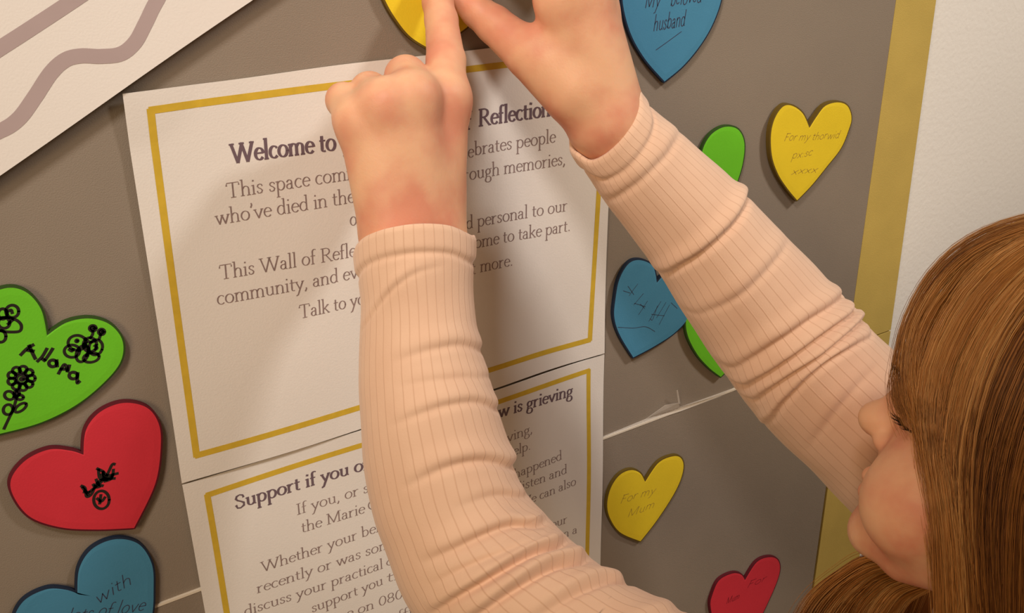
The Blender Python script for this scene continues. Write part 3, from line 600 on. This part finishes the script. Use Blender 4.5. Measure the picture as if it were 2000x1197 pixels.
def sleeve(SP, edge, folds, nrib, NS=420, NT=200, cuff=46):
    P = crom([list(wp(s[0], s[1], s[2])) + [s[0], s[1], s[3]] for s in SP], 24)
    P = resample(P, 900); c3 = P[:, :3]; c2 = P[:, 3:5]; hw = P[:, 5]
    sl = np.r_[0, np.cumsum(np.linalg.norm(np.diff(c2, axis=0), axis=1))]
    t3 = np.gradient(c3, axis=0); t3 /= np.linalg.norm(t3, axis=1)[:, None]
    t2 = np.gradient(c2, axis=0); t2 /= np.linalg.norm(t2, axis=1)[:, None]; n2 = np.c_[-t2[:, 1], t2[:, 0]]
    rad = np.array([hw[i] * depth(c3[i]) / FPX for i in range(len(P))])
    th = np.linspace(-math.pi, math.pi, NT, endpoint=False); SC = rad / hw
    def frame(Sg):
        ci = np.clip(np.interp(Sg, sl, np.arange(len(P))), 0, len(P) - 1); i0 = np.floor(ci).astype(int); i1 = np.minimum(i0 + 1, len(P) - 1); fr = (ci - i0)[..., None]
        Cc = c3[i0] * (1 - fr) + c3[i1] * fr; T = t3[i0] * (1 - fr) + t3[i1] * fr; T = T / np.linalg.norm(T, axis=2)[..., None]
        Cc = Cc - T * np.clip(-Sg, 0, None)[..., None] * SC[0]
        rr = rad[i0] * (1 - fr[..., 0]) + rad[i1] * fr[..., 0]
        vw = CAM - Cc; vw /= np.linalg.norm(vw, axis=2)[..., None]
        e1 = np.cross(T, vw); e1 /= np.linalg.norm(e1, axis=2)[..., None]; e2 = np.cross(e1, T)
        if (e1[0, 0] @ (R[:, 0])) < 0: e1 = -e1          # theta +90 is the image-right side
        if np.sum(e2 * vw) < 0: e2 = -e2
        return Cc, T, e1, e2, rr, SC[i0]
    def surf(Sg, disp):
        Cc, T, e1, e2, rr, sc_ = frame(Sg); r = (rr + disp * sc_)[..., None]
        return Cc + r * (np.cos(th)[None, :, None] * e2 * .93 + np.sin(th)[None, :, None] * e1)
    def project(V):
        c = (V - CAM) @ R; return np.stack([CX + FPX * c[..., 0] / -c[..., 2], CY - FPX * c[..., 1] / -c[..., 2]], -1)
    jf = np.where(np.abs(th) < 1.62)[0]
    def find(Vp, poly):                           # photo points -> (theta, row) on the near half
        o = []
        for q in crom(poly, 8) if len(poly) > 2 else poly:
            d = np.linalg.norm(Vp[:, jf] - np.asarray(q), axis=2); i, j = np.unravel_index(np.argmin(d), d.shape); o.append((th[jf[j]], i))
        o.sort(); u = {}
        for t, i in o: u.setdefault(round(float(t), 4), []).append(i)
        k = sorted(u); return np.array(k), np.array([np.mean(u[x]) for x in k])
    front = np.where(np.abs(th) > math.pi / 2, np.sign(th) * math.pi - th, th); back = np.abs(th) > math.pi / 2
    row = np.linspace(-60, 90, 160); Sg = np.repeat(row[:, None], NT, 1); et, ei = find(project(surf(Sg, 0 * Sg)), edge)
    es = np.interp(ei, np.arange(160), row); s0 = np.interp(front, et, es)
    lin = np.interp(front, [et[0], et[-1]], [es[0], es[-1]]); s0 = np.where(back, 2 * lin - s0, s0)
    s0 = np.convolve(np.r_[s0[-6:], s0, s0[:6]], np.ones(9) / 9, 'same')[6:-6]
    tt = np.linspace(0, 1, NS); Sg = s0[None, :] + tt[:, None] * (sl[-1] - s0[None, :])
    Vb_ = surf(Sg, 0 * Sg); Vp = project(Vb_); sc0 = SC[np.clip(np.interp(Sg, sl, np.arange(len(P))).astype(int), 0, len(P) - 1)]
    Ld = np.vstack([np.zeros((1, NT)), np.cumsum(np.linalg.norm(np.diff(Vb_, axis=0), axis=2) / sc0[1:], axis=0)])
    disp = np.zeros_like(Sg); jj = np.arange(NT)
    for poly, amp, wd, fa in folds:
        ft, fi = find(Vp, poly); fr_ = np.interp(front, ft, fi)
        fr_ = np.convolve(np.r_[fr_[-8:], fr_, fr_[:8]], np.ones(11) / 11, 'same')[8:-8]
        lo_, hi_ = ft[0], ft[-1]; i0 = np.floor(fr_).astype(int); i1 = np.minimum(i0 + 1, NS - 1)
        Lf = Ld[i0, jj] * (1 - fr_ + i0) + Ld[i1, jj] * (fr_ - i0)
        e0 = fa[0] + (1 - fa[0]) * np.clip((front - lo_) / .9, 0, 1) ** .8; e1_ = fa[1] + (1 - fa[1]) * np.clip((hi_ - front) / .9, 0, 1) ** .8
        out = np.exp(-(np.clip(lo_ - front, 0, 9) / .3) ** 2 - (np.clip(front - hi_, 0, 9) / .3) ** 2)
        am = (amp * e0 * e1_ * out * np.where(back, .6, 1))[None, :]; dd = Ld - Lf[None, :]
        disp += am * (np.exp(-(dd / np.where(dd < 0, wd * 1.5, wd)) ** 2) - .85 * np.exp(-((dd - 1.55 * wd) / (wd * .62)) ** 2))
    tw = th[None, :]
    disp += 1.3 * np.sin(Ld / 47 + 2 * np.sin(tw)) + 1.1 * np.sin(Ld / 29 - 1.5 * np.cos(tw + 1)) * np.sin(tw + Ld / 90)
    ds = Ld
    disp += 4.0 / (1 + np.exp((ds - cuff) / 3)) - 3.0 * np.exp(-((ds - cuff - 8) / 6) ** 2)
    disp -= 3 * np.exp(-(ds / 5) ** 2)
    Cc, T, e1, e2, rr, sc_ = frame(Sg); r = (rr + disp * sc_)[..., None]
    V = surf(Sg, disp)
    # inner lip of the cuff
    lips = []
    for k, (dr, dsx) in enumerate(((-.0018, .0), (-.0028, .004), (-.003, .02))):
        lips.append(Cc[0] + T[0] * dsx + (r[0] + dr) * (np.cos(th)[:, None] * e2[0] * .93 + np.sin(th)[:, None] * e1[0]))
    V = np.concatenate([np.array(lips[::-1]), V]); n = V.shape[0]
    idx = np.arange(n * NT).reshape(n, NT); a = idx[:-1]; b = idx[1:]
    F = np.stack([a, np.roll(a, -1, 1), np.roll(b, -1, 1), b], -1).reshape(-1, 4)
    ub = (np.arange(NT) / NT * nrib); ue = np.r_[ub[1:], nrib]
    UV = np.zeros((n - 1, NT, 4, 2)); UV[..., 0, 0] = ub; UV[..., 3, 0] = ub; UV[..., 1, 0] = ue; UV[..., 2, 0] = ue
    return V.reshape(-1, 3), F, UV.reshape(-1, 2)
FL = [([(705, 640), (745, 575), (800, 525), (870, 503)], 3, 9, (0, 0)),
      ([(760, 690), (820, 668), (900, 655), (938, 668)], 5, 13, (0, 1)),
      ([(760, 815), (850, 778), (930, 768), (964, 785)], 6, 12, (0, 1)),
      ([(770, 740), (860, 725), (955, 722)], 2.5, 10, (0, .6)),
      ([(780, 935), (850, 898), (930, 880), (1000, 892)], 9, 14, (0, 1)),
      ([(880, 975), (960, 950), (1012, 957)], 6, 12, (0, 1)),
      ([(810, 1085), (920, 1035), (990, 1008), (1035, 1018)], 12, 13, (0, 1)),
      ([(830, 1130), (940, 1080), (1040, 1048)], 6, 9, (0, .5)),
      ([(830, 1185), (940, 1120), (1030, 1070), (1075, 1060)], 18, 11, (.1, 1)),
      ([(880, 1215), (990, 1140), (1070, 1092), (1125, 1085)], 18, 12, (.1, 1)),
      ([(1000, 1215), (1100, 1150), (1170, 1120), (1205, 1128)], 14, 14, (0, 1)),
      ([(1150, 1290), (1230, 1210), (1300, 1180)], 7, 16, (0, 1))]
FR = [([(1155, 385), (1210, 360), (1280, 300), (1320, 245)], 4, 13, (0, .4)),
      ([(1285, 525), (1350, 490), (1420, 430), (1452, 372)], 10, 12, (.4, 1)),
      ([(1350, 600), (1430, 565), (1500, 500), (1540, 440)], 4, 13, (.3, 0)),
      ([(1425, 705), (1500, 660), (1590, 600), (1637, 568)], 9, 13, (.3, 1)),
      ([(1448, 745), (1520, 702), (1605, 640), (1660, 603)], 13, 10, (.4, 1)),
      ([(1465, 775), (1550, 715), (1640, 650), (1680, 618)], 12, 9, (.3, 1)),
      ([(1485, 825), (1530, 768), (1610, 695), (1700, 648)], 9, 10, (.2, .4)),
      ([(1560, 870), (1620, 790), (1710, 690)], 3, 14, (0, 0))]
V1, F1, U1 = sleeve(SL, [(690, 497), (703, 470), (745, 449), (810, 437), (875, 440), (923, 462)], FL, 40)
V2, F2, U2 = sleeve(SR, [(1126, 300), (1150, 316), (1186, 300), (1222, 262), (1246, 215), (1243, 178)], FR, 40, cuff=40)
def torso(P):
    neck = hl(4, -38, -150); mid = (LJ[-1][0] + RJ[-1][0]) / 2
    chest = np.array([.5 * (mid[0] + neck[0]), -.33, .88]); pel = np.array([chest[0], -.36, .64])
    d = cap(P, LJ[-1][0], neck + [0, 0, -.05], .052, .05); d = smin(d, cap(P, RJ[-1][0], neck + [0, 0, -.05], .052, .05), .02)
    d = smin(d, cap(P, neck + [0, 0, -.05], chest, .055, .098), .04); d = smin(d, cap(P, chest, pel, .098, .10), .03)
    return np.maximum(d, .62 - P[..., 2])
V3, F3 = nets(torso, (.15, -.52, .58), (.80, -.10, 1.12), .008)
Vt = np.vstack([V1, V2, V3]); Ft = np.vstack([F1, F2 + len(V1), F3 + len(V1) + len(V2)])
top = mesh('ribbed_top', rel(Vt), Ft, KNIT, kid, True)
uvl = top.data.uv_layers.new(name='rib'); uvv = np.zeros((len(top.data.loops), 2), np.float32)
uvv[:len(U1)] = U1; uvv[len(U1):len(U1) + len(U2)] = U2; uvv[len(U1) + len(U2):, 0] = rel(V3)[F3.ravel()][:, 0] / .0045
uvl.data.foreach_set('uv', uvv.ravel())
def legs(P):
    pel = np.array([.5 * (.5 * ((LJ[-1][0] + RJ[-1][0])[0]) + hl(4, -38, -150)[0]), -.36, .64]); d = cap(P, pel + [0, 0, .02], pel + [0, 0, -.03], .095, .10)
    for s in (-1, 1):
        hip = pel + np.array([s * .055, 0, -.02]); kn = np.array([pel[0] + s * .07, -.33, .36]); an = np.array([pel[0] + s * .075, -.37, .07])
        d = smin(d, cap(P, hip, kn, .072, .052), .02); d = smin(d, cap(P, kn, an, .052, .038), .015)
    return np.maximum(d, P[..., 2] - .655)
V, F = nets(legs, (.28, -.52, .02), (.75, -.2, .72), .009)
mesh('leggings', rel(V), F, mat('dark_leggings', (.03, .03, .045), .85), kid, True)
def shoes(P):
    px_ = .5 * (.5 * ((LJ[-1][0] + RJ[-1][0])[0]) + hl(4, -38, -150)[0]); d = None
    for s in (-1, 1):
        an = np.array([px_ + s * .075, -.37, .07]); c = smin(cap(P, an + [0, -.01, -.02], an + [0, -.01, -.035], .036, .036), cap(P, an + [0, 0, -.035], an + [0, .13, -.04], .036, .03), .02)
        d = c if d is None else np.minimum(d, c)
    return np.maximum(d, -P[..., 2])
V, F = nets(shoes, (.28, -.52, -.02), (.75, -.15, .13), .006)
mesh('shoes', rel(V), F, mat('white_shoes', (.7, .68, .66), .6), kid, True)
# eyes and lashes
def uvs(name, c, r, m, par):
    bm = bmesh.new(); bmesh.ops.create_uvsphere(bm, u_segments=20, v_segments=12, radius=r); me = bpy.data.meshes.new(name); bm.to_mesh(me); bm.free()
    o = link(name, me, m, par); o.location = rel(c); me.polygons.foreach_set('use_smooth', [True] * len(me.polygons)); return o
EYE = mat('eye_white', (.8, .78, .74), .2)
def tubes(Pn, rad, sides=3):                      # Pn (N,K,3), rad (N,K)
    N, K, _ = Pn.shape; T = np.gradient(Pn, axis=1); T /= np.linalg.norm(T, axis=2)[..., None] + 1e-12
    ref = np.array([.3, .5, .81]); A = np.cross(T, ref); A /= np.linalg.norm(A, axis=2)[..., None] + 1e-9; B = np.cross(T, A)
    V = np.stack([Pn + rad[..., None] * (math.cos(2 * math.pi * k / sides) * A + math.sin(2 * math.pi * k / sides) * B) for k in range(sides)], 2)
    idx = np.arange(N * K * sides).reshape(N, K, sides); a = idx[:, :-1]; b = idx[:, 1:]
    F = np.stack([a, np.roll(a, -1, 2), np.roll(b, -1, 2), b], -1).reshape(-1, 4); return V.reshape(-1, 3), F
ls = []; LASH = mat('eyelash', (.03, .015, .01), .5)
for s in (1, -1):
    uvs('eyeball', hl(s * 29, 67.5, 0), .0105, EYE, kid)
    for k in range(26):
        a = -.1 + 1.25 * k / 25; c0 = np.array([s * (29 + 14.2 * math.sin(a - .1)), 69 + 11.6 * math.cos(a), -4.5 + 1.5 * math.sin(a)])
        out = np.array([s * math.sin(a), math.cos(a) * .9, -.25]); ln = 6.5 + 1.5 * math.sin(k)
        ls.append([hl(*(c0 + out * ln * t + np.array([0, 0, 3.0 * t * t]))) for t in np.linspace(0, 1, 7)])
    V, F = tubes(np.array(ls), np.repeat(np.linspace(.00032, .00008, 7)[None], len(ls), 0)); ls = []
    mesh('eyelashes', rel(V), F, LASH, kid, True)
# ---------------------------------------------------------------- hair
def gfun(q, s):                                   # q local mm; hull the hair lies on
    u = q[..., 2] - 28; return np.sqrt((q[..., 0] / (82 * s)) ** 2 + ((q[..., 1] + 10) / (101 * s)) ** 2 + np.where(u > 0, u / (92 * s), u / 420) ** 2)
def hp(px, py, s=1.0):
    r = ray(px, py); t = np.linspace(.25, .9, 900); Pw = CAM + t[:, None] * r; q = ((Pw - HC) @ HR.T) * 1000; gv = gfun(q, s)
    k = np.argmax(gv <= 1) if (gv <= 1).any() else np.argmin(gv)
    return Pw[k]
GV = [ # visible guide strands, crown to tips, outer fringe first
 [(2085, 425), (1990, 448), (1905, 482), (1835, 540), (1785, 622), (1760, 700), (1752, 755), (1755, 785), (1766, 805)],
 [(2100, 430), (2000, 460), (1915, 505), (1848, 575), (1800, 660), (1790, 740), (1800, 790), (1815, 845), (1834, 905)],
 [(2110, 440), (2015, 480), (1930, 535), (1866, 620), (1822, 715), (1818, 800), (1832, 880), (1850, 980), (1856, 1090), (1858, 1275), (1866, 1480)],
 [(2120, 455), (2030, 505), (1950, 570), (1888, 665), (1850, 770), (1843, 870), (1854, 980), (1862, 1100), (1868, 1275), (1876, 1480)],
 [(2130, 470), (2045, 530), (1972, 610), (1912, 715), (1880, 830), (1872, 940), (1876, 1060), (1888, 1275), (1896, 1480)],
 [(2140, 485), (2065, 560), (1998, 655), (1945, 765), (1916, 880), (1908, 1000), (1910, 1120), (1920, 1275), (1928, 1480)],
 [(2150, 500), (2085, 590), (2030, 700), (1985, 815), (1956, 930), (1945, 1050), (1948, 1275), (1956, 1480)],
 [(2160, 520), (2110, 620), (2065, 740), (2030, 860), (2005, 980), (1995, 1275), (2003, 1480)],
 [(2175, 540), (2140, 660), (2110, 790), (2085, 920), (2070, 1275), (2078, 1480)],
 [(2200, 560), (2185, 690), (2170, 830), (2160, 970), (2155, 1275), (2163, 1480)]]
K = 30; guides = []
for i, gpts in enumerate(GV):
    W = np.array([hp(x, y) for x, y in crom(gpts, 6)]); W = resample(W, 14); guides.append(resample(crom(np.vstack([[hl(4, -28, 119)], [.5 * (hl(4, -28, 123) + W[0]) + (W[0] - HC) * .04], W]), 8), K))
crown = np.array([-6, -30, 0.])
def loc_guide(az):
    out = []
    for t in np.linspace(.08, 1, 26):
        u = 118 - 300 * t ** 1.25; c = 28; uu = u - c
        rr = math.sqrt(max(0, 1 - (uu / 92 if uu > 0 else uu / 420) ** 2)); rr *= (1 if uu > 0 else 1)
        a = az; out.append(hl(82 * rr * math.sin(a) + 4, -10 + 101 * rr * math.cos(a), u))
    return resample(np.array([hl(4, -26, 119)] + out), K)
for az in np.radians([118, 135, 155, 175, 195, 215, 235, 255, 275, 295, 312]): guides.append(loc_guide(az))
guides = np.array(guides); NG = len(guides)
def gat(w, s=0.0):                                # interpolate guides, w in 0..NG-1
    i = min(int(w), NG - 2); f = w - i; c = guides[i] * (1 - f) + guides[i + 1] * f; return c
cen_line = lambda P: P - (HC + np.array([0, 0, 0]))
strands, rads, tones = [], [], []
tt = np.linspace(0, 1, K)
def outward(P):
    o = P - HC; o[:, 2] = np.where(o[:, 2] > 0, o[:, 2], o[:, 2] * .1); return o / np.linalg.norm(o, axis=1)[:, None]
NCL = 560
for ci in range(NCL):
    w = (rng.random() * 9.6) if ci < 420 else 9 + rng.random() * (NG - 10.01)
    c = gat(w); layer = rng.uniform(-.005, .003); o = outward(c.copy())
    tone = np.clip(rng.normal(np.interp(w, [0, 1.5, 3, 4.1, 4.8, 6.4, 7.1, 8, 10, 21], [.45, .58, .55, .85, .12, .12, .62, .5, .5, .5]), .13), 0, 1)  # dark dip in tone paints the shade deep between the locks
    ph, am = rng.uniform(0, 6.28, 2), rng.uniform(.0, .0034, 2)
    side = np.cross(np.gradient(c, axis=0), o); side /= np.linalg.norm(side, axis=1)[:, None] + 1e-9
    wav = (am[0] * np.sin(ph[0] + 5 * tt))[:, None] * side + (am[1] * np.sin(ph[1] + 4 * tt))[:, None] * o
    base_c = c + o * layer + wav
    st0, en0 = (0, 1) if rng.random() < .75 else (0, rng.uniform(.75, 1))
    n = 17
    for k in range(n):
        a, b = rng.normal(0, 1, 2)
        spread = (.0036 * (1 - .35 * tt) + .0008)[:, None]
        P = base_c + side * a * spread + o * b * spread * .35
        P = P + side * (.0006 * np.sin(rng.uniform(0, 6.28) + rng.uniform(3, 9) * tt))[:, None]
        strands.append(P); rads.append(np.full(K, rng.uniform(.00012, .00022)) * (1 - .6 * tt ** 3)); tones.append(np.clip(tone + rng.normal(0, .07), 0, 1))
# flyaways
for k in range(160):
    c = gat(rng.random() ** 1.6 * 3); o = outward(c.copy()); P = c + o * (rng.uniform(.002, .007) * np.sin(math.pi * tt) ** 1 + .001)[:, None] + np.cross(np.gradient(c, axis=0), o) * rng.normal(0, .3)
    strands.append(P); rads.append(np.full(K, .00006)); tones.append(rng.uniform(.4, 1))
# the lock hanging on the far side of the face
LK = [[(1745, 1085, .60), (1690, 1092, .60), (1640, 1120, .59), (1590, 1160, .58), (1555, 1215, .575), (1530, 1290, .57)],
      [(1770, 1110, .60), (1715, 1115, .60), (1665, 1145, .59), (1625, 1190, .58), (1600, 1240, .575), (1580, 1300, .57)],
      [(1790, 1135, .605), (1745, 1145, .60), (1712, 1175, .595), (1690, 1215, .59), (1670, 1300, .58)],
      [(1810, 1150, .61), (1775, 1170, .605), (1755, 1200, .60), (1742, 1240, .595), (1730, 1310, .59)]]
LG = np.array([resample(crom([dp(*p) for p in l], 8), K) for l in LK])
for ci in range(60):
    w = rng.random() * 2.99; i = int(w); c = LG[i] * (1 - w + i) + LG[i + 1] * (w - i); side = LG[min(i + 1, 3)] - LG[max(i, 0)]; side /= np.linalg.norm(side, axis=1)[:, None]
    dpn = ray(1650, 1150); dpn = dpn / np.linalg.norm(dpn); lay = rng.uniform(-.006, .008); tone = np.clip(rng.normal(.6, .2), 0, 1)
    for k in range(16):
        P = c + dpn * lay + side * rng.normal(0, .0022) + dpn * rng.normal(0, .001) + side * (.0006 * np.sin(rng.uniform(0, 6) + 5 * tt))[:, None]
        strands.append(P); rads.append(np.full(K, rng.uniform(.00012, .00022)) * (1 - .5 * tt ** 3)); tones.append(np.clip(tone + rng.normal(0, .07), 0, 1))
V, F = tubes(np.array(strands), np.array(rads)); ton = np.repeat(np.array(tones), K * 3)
# under-layer sheets so no scalp shows between locks
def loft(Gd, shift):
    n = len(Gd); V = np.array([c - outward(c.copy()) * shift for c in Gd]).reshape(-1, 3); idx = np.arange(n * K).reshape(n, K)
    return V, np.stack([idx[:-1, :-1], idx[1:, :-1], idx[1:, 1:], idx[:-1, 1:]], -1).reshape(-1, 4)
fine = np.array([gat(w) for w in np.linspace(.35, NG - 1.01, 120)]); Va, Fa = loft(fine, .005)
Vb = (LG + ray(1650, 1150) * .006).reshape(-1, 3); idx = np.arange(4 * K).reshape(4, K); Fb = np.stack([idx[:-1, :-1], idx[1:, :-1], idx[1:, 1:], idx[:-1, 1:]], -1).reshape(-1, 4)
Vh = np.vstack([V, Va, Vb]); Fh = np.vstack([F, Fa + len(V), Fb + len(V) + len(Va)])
HM = bpy.data.materials.new('light_brown_hair'); HM.use_nodes = True; nt = HM.node_tree; b = nt.nodes['Principled BSDF']
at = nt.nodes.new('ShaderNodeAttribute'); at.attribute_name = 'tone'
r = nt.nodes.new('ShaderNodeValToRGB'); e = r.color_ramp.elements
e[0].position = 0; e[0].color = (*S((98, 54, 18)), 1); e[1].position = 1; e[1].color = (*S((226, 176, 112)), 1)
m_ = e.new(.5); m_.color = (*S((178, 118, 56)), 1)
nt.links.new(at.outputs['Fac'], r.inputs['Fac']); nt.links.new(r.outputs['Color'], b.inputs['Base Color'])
b.inputs['Roughness'].default_value = .38; b.inputs['Specular IOR Level'].default_value = .5
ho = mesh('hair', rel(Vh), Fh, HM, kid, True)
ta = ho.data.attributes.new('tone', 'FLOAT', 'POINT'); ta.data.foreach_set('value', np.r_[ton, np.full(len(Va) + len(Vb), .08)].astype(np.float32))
